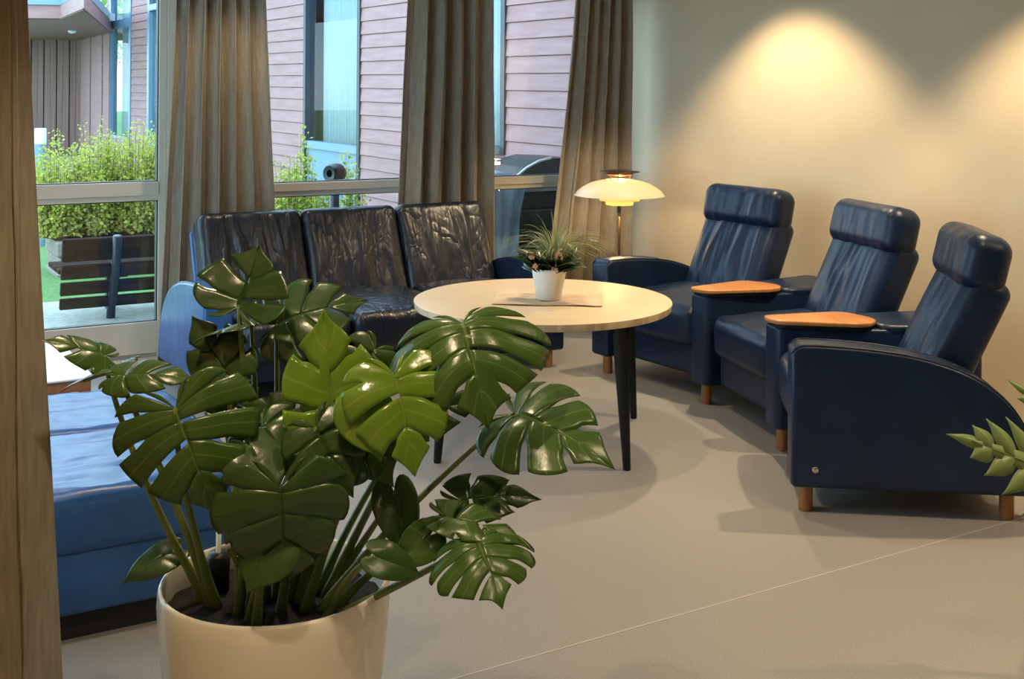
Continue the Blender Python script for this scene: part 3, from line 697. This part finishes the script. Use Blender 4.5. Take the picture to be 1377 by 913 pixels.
# ------------------------------------------------------------------ small flowerpot on the round table
pc = P(738, 402, 5.23); pc.z = TZ+.0085
fp = thing('potted_kalanchoe', 'small white flowerpot with grass and peach flowers on the round table', 'plant', pc)
obj('pot', lathe([(0,0),(.050,0),(.054,.004),(.066,.07),(.074,.125),(.076,.135),(.073,.136),(.070,.125)], 48), 'small_pot', fp)
obj('soil', lathe([(0,.122),(.071,.12)], 32), 'soil', fp)
rnd = random.Random(4)
for i in range(22):
    an = 2*PI*i/22*2.618*1.618; el = rnd.uniform(.1, .95); L = rnd.uniform(.085, .125)
    b0 = pc+Vector((.045*math.cos(an), .035*math.sin(an), .125+.02*el)); d = Vector((math.cos(an)*(1.25-el*.6), math.sin(an)*(1.2-el*.6), .15+el*.9)).normalized()
    leaf_obj('leaf', leaf_bm(L, .80, 3, 1.2, .3, .3, .2, seed=i, cols=3, rows=6), 'kalanchoe', fp, b0, b0+d*L, (-d.x*.3, -d.y*.3-.2, 1))
for (dx, dz, s) in ((-.075,.195,.8), (.035,.205,1.1), (-.06,.155,.5), (.02,.142,.5)):
    bm = bmesh.new(); c0 = Vector((dx, -.085, dz))
    for i in range(int(26*s)):
        c = c0+Vector((rnd.gauss(0,.013)*s, rnd.gauss(0,.01)*s, rnd.gauss(0,.010)*s))
        for q in range(4):
            a = PI/2*q+rnd.uniform(0,.6); e = Vector((math.cos(a), -.3, math.sin(a)))*.0048; w = Vector((-math.sin(a), 0, math.cos(a)))*.0026
            v = [bm.verts.new(c), bm.verts.new(c+e*.6+w), bm.verts.new(c+e), bm.verts.new(c+e*.6-w)]; bm.faces.new(v)
    add_tube(bm, [Vector((dx*.5, -.02, .12)), c0*.96], .0015, 5)
    o = obj('flower_cluster', bm, 'petal', fp, smooth=False); o.modifiers.new('t', 'SOLIDIFY').thickness = .0008
bm = bmesh.new()
for i in range(170):
    a = rnd.uniform(0, 2*PI); sp = rnd.random()**.6; L = rnd.uniform(.17, .33); cx = .030+.02*math.cos(a)*sp; cy = .02+.02*math.sin(a)*sp
    dx, dy = math.cos(a)*sp, math.sin(a)*sp*.8
    pts = []; n = 9; w = rnd.uniform(.0018, .0034)
    for j in range(n+1):
        t_ = j/n; pts.append(Vector((cx+dx*L*(.22*t_+.70*t_*t_), cy+dy*L*(.22*t_+.70*t_*t_), .12+L*(1.0*t_-.75*sp*t_**2.8))))
    sd = Vector((-dy, dx, 0)); sd = sd.normalized() if sd.length > .01 else Vector((1,0,0)); sd = (sd+Vector((.6,0,0))).normalized()
    prev = None
    for j, p in enumerate(pts):
        ww = w*(1-(j/n)**2*.9); cur = (bm.verts.new(p-sd*ww), bm.verts.new(p+sd*ww))
        if prev: bm.faces.new((prev[0], prev[1], cur[1], cur[0]))
        prev = cur
o = obj('grass_blades', bm, 'grass_blade', fp); o['kind'] = 'stuff'; o.modifiers.new('t', 'SOLIDIFY').thickness = .0005
# ------------------------------------------------------------------ lamp
LP = P(833, 262, 7.35); lz = LP.z; LP.z = 0
la = thing('floor_lamp', 'lit floor lamp with tiered opal shades behind the corner armchair', 'lamp', LP)
obj('base', lathe([(0,0),(.13,0),(.13,.008),(.12,.014),(.02,.018),(0,.018)], 48), 'brass', la)
obj('pole', tube([(0,0,.015),(0,0,lz-.07)], .0085, 16), 'brass', la)
obj('lamp_holder', lathe([(0,lz-.125),(.010,lz-.125),(.016,lz-.105),(.017,lz-.055),(.022,lz-.05),(0,lz-.048)], 24), 'chrome', la)
r = .277
top = lathe([(r,lz-.002),(r-.004,lz),(r*.93,lz+.022),(r*.82,lz+.046),(r*.66,lz+.070),(r*.48,lz+.085),(r*.30,lz+.094),(r*.27,lz+.094),(r*.30,lz+.090),(r*.48,lz+.081),(r*.66,lz+.066),(r*.82,lz+.042),(r*.93,lz+.018),(r-.006,lz-.003),(r,lz-.002)], 72)
s1 = obj('shade', top, 'shade', la); tag(s1, 'wide domed opal shade')
o = obj('shade', lathe([(.125,lz-.010),(.128,lz-.006),(.110,lz+.0),(.100,lz+.02),(.097,lz+.02),(.106,lz-.002),(.120,lz-.034),(.123,lz-.034),(.126,lz-.01)], 60), 'shade_low', la); tag(o, 'narrow yellow glowing middle shade')
o = obj('shade', lathe([(.080,lz-.060),(.084,lz-.060),(.088,lz-.032),(.090,lz-.030),(.060,lz-.022),(.058,lz-.026),(.083,lz-.034),(.080,lz-.060)], 60), 'shade_low', la); tag(o, 'small yellow glowing lowest shade')
obj('bulb', lathe([(0,lz-.045),(.02,lz-.04),(.032,lz-.01),(.036,lz+.02),(.03,lz+.045),(.015,lz+.058),(0,lz+.06)], 24), 'bulb', la)
obj('reflector_cap', lathe([(0,lz+.155),(.05,lz+.152),(.122,lz+.143),(.124,lz+.140),(.05,lz+.146),(0,lz+.148)], 60), 'brass', la)
obj('copper_ring', lathe([(.066,lz+.120),(.085,lz+.130),(.086,lz+.128),(.068,lz+.117),(.066,lz+.120)], 48), 'copper', la)
for k in range(3):
    a = 2*PI*k/3+.3; obj('strut', tube([(.07*math.cos(a),.07*math.sin(a),lz+.088),(.07*math.cos(a),.07*math.sin(a),lz+.147)], .003, 8), 'brass', la)
for k in range(3):
    a = 2*PI*k/3+.9; obj('strut', tube([(.016*math.cos(a),.016*math.sin(a),lz-.052),(.07*math.cos(a),.07*math.sin(a),lz-.026),(.108*math.cos(a),.108*math.sin(a),lz-.002),(.10*math.cos(a),.10*math.sin(a),lz+.088)], .002, 8), 'brass', la)
def light(name, typ, loc, energy, col, **k):
    d = bpy.data.lights.new(name, typ); d.energy = energy; d.color = col
    for a, v in k.items(): setattr(d, a, v)
    o = bpy.data.objects.new(name, d); C.objects.link(o); o.location = loc; return o
light('lamp_glow', 'POINT', LP+Vector((0,0,lz+.105)), 3.2, (1,.68,.32), shadow_soft_size=.03)
light('lamp_glow_low', 'POINT', LP+Vector((0,0,lz-.075)), 5, (1,.68,.32), shadow_soft_size=.03)

# ================================================================== OUTSIDE
OUT = []
# ground: lawn sheet and paving strip by the house
bm = box(-45, 12, .16, 60, -.25, -.03); o = xf(bm, ROOM); g_ = struct(obj('ground', bm, 'lawn', smooth=False))
bm = box(-9, -.02, .16, 2.3, -.06, -.015); xf(bm, ROOM); struct(obj('path', bm, 'paving', smooth=False))
bm = box(-9, -.02, 11.5, 20, -.06, -.015); xf(bm, ROOM); struct(obj('path', bm, 'paving', smooth=False))
# neighbouring wing: facade in the plane u=0, running outward
bd = thing('building_wing', 'neighbouring wing clad in red-brown horizontal boards seen through the windows', 'building', CORNER, TH)
def siding(k0, k1, z0, z1):
    bm = bmesh.new(); pitch = .137; n0 = int(z0/pitch); z = n0*pitch
    while z < z1-1e-3:
        a, b = max(z, z0), min(z+pitch, z1)
        if b-a > .01:
            # lapped board: thicker at its lower edge
            add_prism(bm, [(0, a), (-.022, a), (-.022, a+.004), (-.010, b-.006), (-.002, b-.004), (0, b)], k0, k1, axis='y')
        z += pitch
    return bm
wins = [(1.746, 2.95, .98, 2.9), (4.76, 6.41, .02, 3.05), (12.3, 13.95, .5, 3.05), (15.2, 17.0, .5, 3.3)]
H = 3.4; k = .16; bm = bmesh.new()
def addb(src): 
    me = bpy.data.meshes.new('tmp'); src.to_mesh(me); src.free(); bm.from_mesh(me); bpy.data.meshes.remove(me)
for (a, b, z0, z1) in wins:
    addb(siding(k, a, 0, H)); addb(siding(a, b, z1, H))
    if z0 > .1: addb(siding(a, b, 0, z0))
    k = b
addb(siding(k, 17.3, 0, H))
obj('siding', bm, 'siding', bd, smooth=False)
bm = bmesh.new(); k = .16
for (a, b, z0, z1) in wins:
    add_box(bm, .0, .12, k, a, 0, H); add_box(bm, 0, .12, a, b, z1, H)
    if z0 > .1: add_box(bm, 0, .12, a, b, 0, z0)
    k = b
add_box(bm, 0, .12, k, 17.3, 0, H)
obj('wall', bm, 'siding2', bd, smooth=False)
obj('room_behind', box(1.2, 1.3, .16, 17.3, 0, H), 'far_room', bd, smooth=False)
obj('roof', box(-.35, 6, .16, 17.3, H, H+.2), 'blue_frame', bd, smooth=False)
for wi, (a, b, z0, z1) in enumerate(wins):
    fm = 'dark_frame' if wi < 2 else 'blue_frame'; w = .07 if wi < 2 else .14
    f_ = bmesh.new(); x0, x1 = -.035, .08
    add_box(f_, x0, x1, a, a+w, z0, z1); add_box(f_, x0, x1, b-w, b, z0, z1); add_box(f_, x0, x1, a, b, z0, z0+.06); add_box(f_, x0, x1, a, b, z1-.06, z1)
    fo = obj('window', f_, fm, bd, smooth=False)
    cuts = [z0+.06, z1-.06]
    tr_ = bmesh.new(); n_ = 0
    if wi == 1: add_box(tr_, x0, x1, a+w, b-w, .82, .90); cuts = [.90, z1-.06]; obj('lower_panel', box(-.005, .03, a+w, b-w, .06, .82), 'blue_frame', fo, smooth=False); n_ = 1
    if wi == 3: add_box(tr_, x0, x1, a+w, b-w, 2.55, 2.7); n_ = 1
    if wi == 2: add_box(tr_, x0, x1, a+w, b-w, 2.75, 2.85); n_ = 1
    if n_: obj('transom', tr_, 'blue_frame', fo, smooth=False)
    else: tr_.free()
    obj('pane', box(.02, .026, a+w, b-w, cuts[0], cuts[1]), 'glass_far', fo, smooth=False)
    # pleated curtain behind the pane
    cb = bmesh.new(); prev = None; y0c, y1c = (a+w, b-w) if wi != 1 else (a+w+.45, b-w)
    nn = 90
    for i in range(nn+1):
        y = y0c+(y1c-y0c)*i/nn; x = .22+.03*math.sin(i*1.1)
        cur = (cb.verts.new((x, y, 0.02)), cb.verts.new((x, y, H-.05)))
        if prev: cb.faces.new((prev[0], prev[1], cur[1], cur[0]))
        prev = cur
    co = obj('curtain', cb, 'far_curtain', bd); co.modifiers.new('t', 'SOLIDIFY').thickness = .01
# entrance nook with prow-shaped canopy
en = thing('entrance_canopy', 'angular blue-edged canopy over the brown board entrance outside the left window', 'building')
def plan(px, Y): return ((px-688.5)/FPX*Y, Y)
cp = [plan(20, 18.0), plan(80, 18.1), plan(112, 15.5), plan(148, 22.6), (-7.6, 27.5), (-13, 27.5)]
obj('fascia', prism(cp, 2.50, 2.70), 'siding', en, smooth=False)
def grow(poly, s): c = Vector((sum(p[0] for p in poly)/len(poly), sum(p[1] for p in poly)/len(poly))); return [tuple(c+(Vector(p)-c)*s) for p in poly]
obj('soffit', prism(grow(cp, .97), 2.485, 2.50), 'siding2', en, smooth=False)
obj('roof_edge', prism(grow(cp, 1.012), 2.70, 2.84), 'blue_frame', en, smooth=False)
bm = bmesh.new()
for i in range(40): add_box(bm, -14+i*.2, -13.81+i*.2, 0, 30, 0, .02)
bm.free()
def boards(p0, p1, z0, z1, pitch=.16):
    p0, p1 = Vector((*p0, 0)), Vector((*p1, 0)); L = (p1-p0).length; d = (p1-p0)/L; bm = bmesh.new(); n = int(L/pitch)
    m4 = Matrix.Translation(p0) @ Matrix.Rotation(math.atan2(d.y, d.x), 4, 'Z')
    for i in range(n+1): add_box(bm, i*pitch, min(L, i*pitch+pitch-.02), -.03-.02*(i % 2), 0, z0, z1, M4=m4)
    add_box(bm, 0, L, 0, .1, z0, z1, M4=m4); return bm
obj('wall', boards(plan(10, 27.4), plan(110, 27), -.03, 2.52), 'siding2', en, smooth=False)
obj('wall', boards(plan(110, 27), plan(150, 22.9), -.03, 2.52, .9), 'siding', en, smooth=False)
bm = bmesh.new(); c_ = P(97, 50, 22); c_.z = 2.47
add_lathe(bm, [(0,.02),(.07,.02),(.075,0),(.06,-.03),(0,-.04)], 24, c_); o = obj('ceiling_light', bm, 'white_lens', en)
# bollard
bo = thing('bollard_light', 'grey bollard lamp with white head among the shrubs outside', 'lamp', plan(55, 11.6)+(-.03,))
obj('post', lathe([(0,0),(.055,0),(.055,.98),(0,.98)], 24), 'blue_frame', bo, autosmooth=40)
obj('lens', lathe([(0,.98),(.055,.98),(.055,1.12),(.05,1.13),(0,1.13)], 24), 'white_lens', bo, autosmooth=40)
# bench
bp0 = P(82, 408, 7.75); BO = Vector((bp0.x, bp0.y, -.045))
be = thing('garden_bench', 'dark slatted garden bench seen from behind through the left window', 'bench', BO, TH)
def zb(py): return EYE+ray(120, py)[1]*7.9+.03
tilt = math.radians(-12)
for (a, b) in ((314, 345), (350, 369), (374, 391), (396, 410)):
    z1, z0 = zb(a), zb(b); zc = (z0+z1)/2
    obj('slat', xf(box(0, 1.7, -.018, .018, z0-zc, z1-zc, bev=.005), TR((0, -(zc-.4)*.22, zc), rx=-tilt*1.0)), 'bench', be, smooth=False)
for x in (.33, 1.35):
    obj('support', tube([(x, .10, 0), (x, .08, .10), (x, .045, .15), (x, -.045, .36), (x, -.105, zb(312))], [.03,.028,.03,.03,.03], 12), 'grill', be)
for i in range(3): obj('slat', box(0, 1.7, .10+i*.14, .22+i*.14, .34, .37, bev=.004), 'bench', be, smooth=False)
for x in (.40, 1.35): obj('leg', box(x-.03, x+.03, .06, .48, .30, .34), 'grill', be, smooth=False); obj('leg', box(x-.03, x+.03, .42, .48, 0, .30), 'grill', be, smooth=False)
# timber raised bed and shrubs
pl0 = P(77, 330, 9.7)
pt = thing('raised_bed', 'weathered timber raised bed behind the garden bench', 'planter', (pl0.x, pl0.y, -.12), TH)
for i in range(3): obj('timber', box(-.0+.02*(i % 2), 2.6, 0, .6, .125*i, .12+.125*i, bev=.012), 'planter', pt, smooth=False)
obj('soil', box(.1, 2.5, .08, .52, .3, .38), 'soil', pt, smooth=False)
def shrub(loc, h, rad, shoots, label, m, m2=None, seed=0, lsz=.028, dens=34, name='shrub'):
    rnd = random.Random(seed); t = thing(name, label, 'shrub', loc, 0, 'shrubs outside the windows')
    st = bmesh.new(); fo = bmesh.new(); uvl = fo.loops.layers.uv.new('UVMap'); f2 = bmesh.new(); uv2 = f2.loops.layers.uv.new('UVMap')
    for s in range(shoots):
        a = rnd.uniform(0, 2*PI); rr = rad*math.sqrt(rnd.random()); b0 = Vector((rr*.7*math.cos(a), rr*.7*math.sin(a), 0)); hh = h*rnd.uniform(.5, 1.0)*(1-.25*rr/rad)
        t1 = Vector((rr*1.05*math.cos(a), rr*1.05*math.sin(a), hh)); pts = bez([b0, b0+Vector((0,0,hh*.5)), t1], 8)
        add_tube(st, pts, [.005*(1-.8*i/8) for i in range(9)], 4)
        for i in range(dens):
            q = rnd.uniform(.02, 1.0); idx = q*8; i0 = min(7, int(idx)); c = pts[i0].lerp(pts[i0+1], idx-i0)
            d = Vector((rnd.gauss(0,1), rnd.gauss(0,1), rnd.gauss(.6,.7))).normalized(); sz = lsz*rnd.uniform(.6, 1.3)*(1.15-.45*q)
            w = d.cross(Vector((rnd.gauss(0,1), rnd.gauss(0,1), rnd.gauss(0,1)))).normalized()*sz*.33
            c = c+Vector((rnd.gauss(0,.02), rnd.gauss(0,.02), 0))
            tgt, uu = (f2, uv2) if (m2 and rnd.random() < .4*(1-q)+.15) else (fo, uvl)
            v = [tgt.verts.new(c), tgt.verts.new(c+d*sz*.5+w), tgt.verts.new(c+d*sz), tgt.verts.new(c+d*sz*.5-w)]
            f = tgt.faces.new(v)
            for lp, u in zip(f.loops, ((.5,.5),(1,.5),(.5,1),(0,.5))): lp[uu].uv = u
    obj('stems', st, 'bark', t)
    o = obj('foliage', fo, m, t, smooth=False)
    if m2: obj('foliage', f2, m2, t, smooth=False)
    else: f2.free()
    return t
def bedpt(x, y): v = Matrix.Translation(Vector((pl0.x, pl0.y, .27))) @ Matrix.Rotation(TH, 4, 'Z') @ Vector((x, y, 0)); return v
sl = ['yellow-green leafy shrub at the left end of the timber bed', 'yellow-green leafy shrub second from the left in the timber bed', 'yellow-green leafy shrub in the middle of the timber bed', 'tall yellow-green shrub right of the middle of the timber bed', 'yellow-green leafy shrub at the far right end of the timber bed, behind the curtain']
for i, (x, h_) in enumerate(((.06,.88), (.36,1.0), (.66,1.02), (.98,1.06), (1.6,.95))):
    shrub(bedpt(x, .28), h_*1.05, .27, 60, sl[i], 'shrub', 'shrub2', 60+i, dens=130, lsz=.038)
for i, (px, Y, h_, lb) in enumerate(((384, 9.0, 1.32, 'slender yellow-green shrub beside the taupe curtain in the middle window'), (408, 9.4, 1.36, 'bushy yellow-green shrub in front of the teal window, left side'), (436, 9.2, 1.0, 'low yellow-green shrub under the teal window'), (474, 9.1, 1.38, 'thin yellow-green shrub at the right frame of the teal window'))):
    shrub((*plan(px, Y), -.03), h_, .12 if i != 1 else .14, 18 if i == 3 else 34, lb, 'shrub', 'shrub3', 80+i, dens=100, lsz=.042)
# black round fan-like lantern on a post
lq = P(450, 234, 7.9)
ln = thing('round_lantern', 'black round garden fitting on a post outside the middle window', 'garden light', (lq.x, lq.y, -.015))
obj('post', tube([(0,0,0), (0,0,lq.z-.03)], .032, 20), 'grill', ln)
bm = bmesh.new(); add_lathe(bm, [(.024,-.05),(.052,-.055),(.062,-.04),(.065,0),(.062,.04),(.052,.055),(.024,.05),(.022,0),(.024,-.05)], 36)
xf(bm, TR((0,0,lq.z+.02), rx=PI/2, rz=math.radians(-35))); obj('head', bm, 'grill', ln, autosmooth=40)
# covered garden grill outside the corner window
gl = thing('covered_grill', 'black arched garden grill outside the window behind the lamp', 'grill', R(.62, .75, -.015), TH)
obj('body', box(-.62, .52, -.28, .28, .06, .70, bev=.02), 'grill', gl, smooth=False)
obj('shelf', box(-.66, .56, -.32, .30, .82, .87, bev=.01), 'grey_metal', gl, smooth=False)
obj('firebox', box(-.62, .52, -.28, .28, .70, .82, bev=.01), 'grill', gl, smooth=False)
arc = [(-.08, .87), (-.02, .93), (.06, .985), (.16, 1.03), (.26, 1.05), (.48, 1.04), (.52, .87)]
obj('lid', prism(arc, -.25, .25, axis='y', bev=.01), 'grill', gl, smooth=False)
obj('lid_rim', tube([(x, -.252, z) for x, z in arc[:5]], .009, 8), 'white_lens', gl)
for x in (-.5, .45): obj('leg', box(x-.03, x+.03, -.2, .2, 0, .06), 'grill', gl, smooth=False)
# tarp: draped sheet over the left half
bm = bmesh.new(); g = []; nx, ny = 34, 44
for i in range(nx+1):
    row = []
    for j in range(ny+1):
        s = i/nx; q = j/ny; x = -.40+.40*s
        if q < .35: y = .20-.55*q/.35; z = .90+.10*math.sin(PI*s)*(1-q)+.01*noise.noise(Vector((s*8, q*8, 1)))
        else:
            w = (q-.35)/.65; y = -.35-.05*noise.noise(Vector((s*6, w*2, 4)))-.03*math.sin(s*14)*w-.04*w; z = .88-.80*w*(1-.1*s); x = -.40+.40*s*(1-.45*w)+.03*w
        row.append(bm.verts.new((x, y, z)))
    g.append(row)
for i in range(nx):
    for j in range(ny): bm.faces.new((g[i][j], g[i+1][j], g[i+1][j+1], g[i][j+1]))
xf(bm, Matrix.Translation(R(.62, .75, -.015)) @ Matrix.Rotation(TH, 4, 'Z')); o = obj('tarpaulin', bm, 'tarp'); o.modifiers.new('t', 'SOLIDIFY').thickness = .004
tag(o, 'blue-grey tarpaulin draped over the left half of the garden grill', 'tarpaulin')
# trees beyond the canopy
def tree(loc, h, rad, label, seed, lsz=.28, n=2600):
    rnd = random.Random(seed); t = thing('tree', label, 'tree', loc, 0, 'trees beyond the canopy roof')
    obj('trunk', tube([(0,0,0), (.1,0,h*.4), (0,.1,h*.8)], [.18,.13,.05], 10), 'bark', t)
    fo = bmesh.new(); uvl = fo.loops.layers.uv.new('UVMap')
    for i in range(n):
        d = Vector((rnd.gauss(0,1), rnd.gauss(0,1), rnd.gauss(0,1))).normalized()*rnd.random()**.4; c = Vector((d.x*rad, d.y*rad, h*.62+d.z*h*.36))
        a = Vector((rnd.gauss(0,1), rnd.gauss(0,1), rnd.gauss(0,1))).normalized()*lsz; b = a.cross(Vector((rnd.gauss(0,1), rnd.gauss(0,1), 1))).normalized()*lsz*.4
        f = fo.faces.new([fo.verts.new(c-a*.5), fo.verts.new(c+b*.5), fo.verts.new(c+a*.5), fo.verts.new(c-b*.5)])
        for lp, u in zip(f.loops, ((.5,0),(1,.5),(.5,1),(0,.5))): lp[uvl].uv = u
    obj('crown', fo, 'shrub3', t, smooth=False)
tree((*plan(45, 36), -.03), 7.5, 3.0, 'leafy green tree above the left end of the canopy', 1)
tree((*plan(150, 46), -.03), 8, 3.2, 'leafy green tree above the right side of the canopy', 2)
# dark hedge/building mass far off so that the horizon is closed

# ================================================================== LIGHT
W = bpy.data.worlds.new('World'); bpy.context.scene.world = W; W.use_nodes = True
nt = W.node_tree; bg = nt.nodes['Background']; 
tcw = nt.nodes.new('ShaderNodeTexCoord'); sep = nt.nodes.new('ShaderNodeSeparateXYZ'); nt.links.new(tcw.outputs['Generated'], sep.inputs[0])
rampw = nt.nodes.new('ShaderNodeValToRGB'); nt.links.new(sep.outputs[2], rampw.inputs[0])
rampw.color_ramp.elements[0].color = (.60,.80,1,1); rampw.color_ramp.elements[1].color = (.50,.72,1,1)
nt.links.new(rampw.outputs[0], bg.inputs[0]); bg.inputs[1].default_value = 4.3
# portals at the glazing guide the sky light indoors
def portal(u, k, z, sx, sz, rz):
    d = bpy.data.lights.new('sky_portal', 'AREA'); d.shape = 'RECTANGLE'; d.size = sx; d.size_y = sz; d.cycles.is_portal = True
    o = bpy.data.objects.new('sky_portal', d); C.objects.link(o); o.location = R(u, k, z); o.rotation_euler = (math.radians(-90) if False else math.radians(90), 0, rz); return o
# ceiling downlights; those nearest the planter and curtains are added to brighten them
spots = [(.70,-1.64,150), (.70,-3.5,150), (.7,-5.4,110), (2.9,-.85,42), (4.2,-1.6,45), (2.1,-2.3,60), (1.9,-4.6,42), (3.7,-3.6,58), (3.3,-5.6,35), (4.5,-5.0,62), (1.9,-7.0,36), (4.4,-6.4,85)]
for i, (u, k, en_) in enumerate(spots):
    p = R(u, k, CEIL)
    fx = obj('ceiling_downlight', lathe([(.035,-.002),(.05,-.012),(.055,-.006),(.055,0),(.03,0),(.03,-.002),(.035,-.002)], 32), 'small_pot', loc=p); tag(fx, 'round recessed ceiling downlight', 'ceiling light', 'ceiling downlights')
    light('downlight', 'SPOT', p+Vector((0,0,-.03)), en_, (1,.77,.48), spot_size=math.radians(100 if i>2 else 100), spot_blend=.5 if i>2 else .45, shadow_soft_size=.035)
# ================================================================== CAMERA
cam = bpy.data.cameras.new('camera'); co = bpy.data.objects.new('camera', cam); C.objects.link(co)
co.location = (0,0,EYE); cam.sensor_fit = 'HORIZONTAL'; cam.sensor_width = 36; cam.lens = 36*FPX/1377
cam.shift_x = 0; cam.shift_y = -(456.5-H0)/1377
co.rotation_euler = (Matrix.Rotation(PI/2, 4, 'X') @ Matrix.Rotation(ROLL, 4, 'Z')).to_euler()
cam.clip_start = .05; cam.clip_end = 300
sc = bpy.context.scene; sc.camera = co
sc.view_settings.view_transform = 'Standard'; sc.view_settings.look = 'None'; sc.view_settings.gamma = 1; sc.view_settings.use_curve_mapping = False
sc.view_settings.exposure = .42
sc.cycles.use_denoising = True; sc.cycles.max_bounces = 10; sc.cycles.transparent_max_bounces = 16; sc.cycles.sample_clamp_indirect = 6
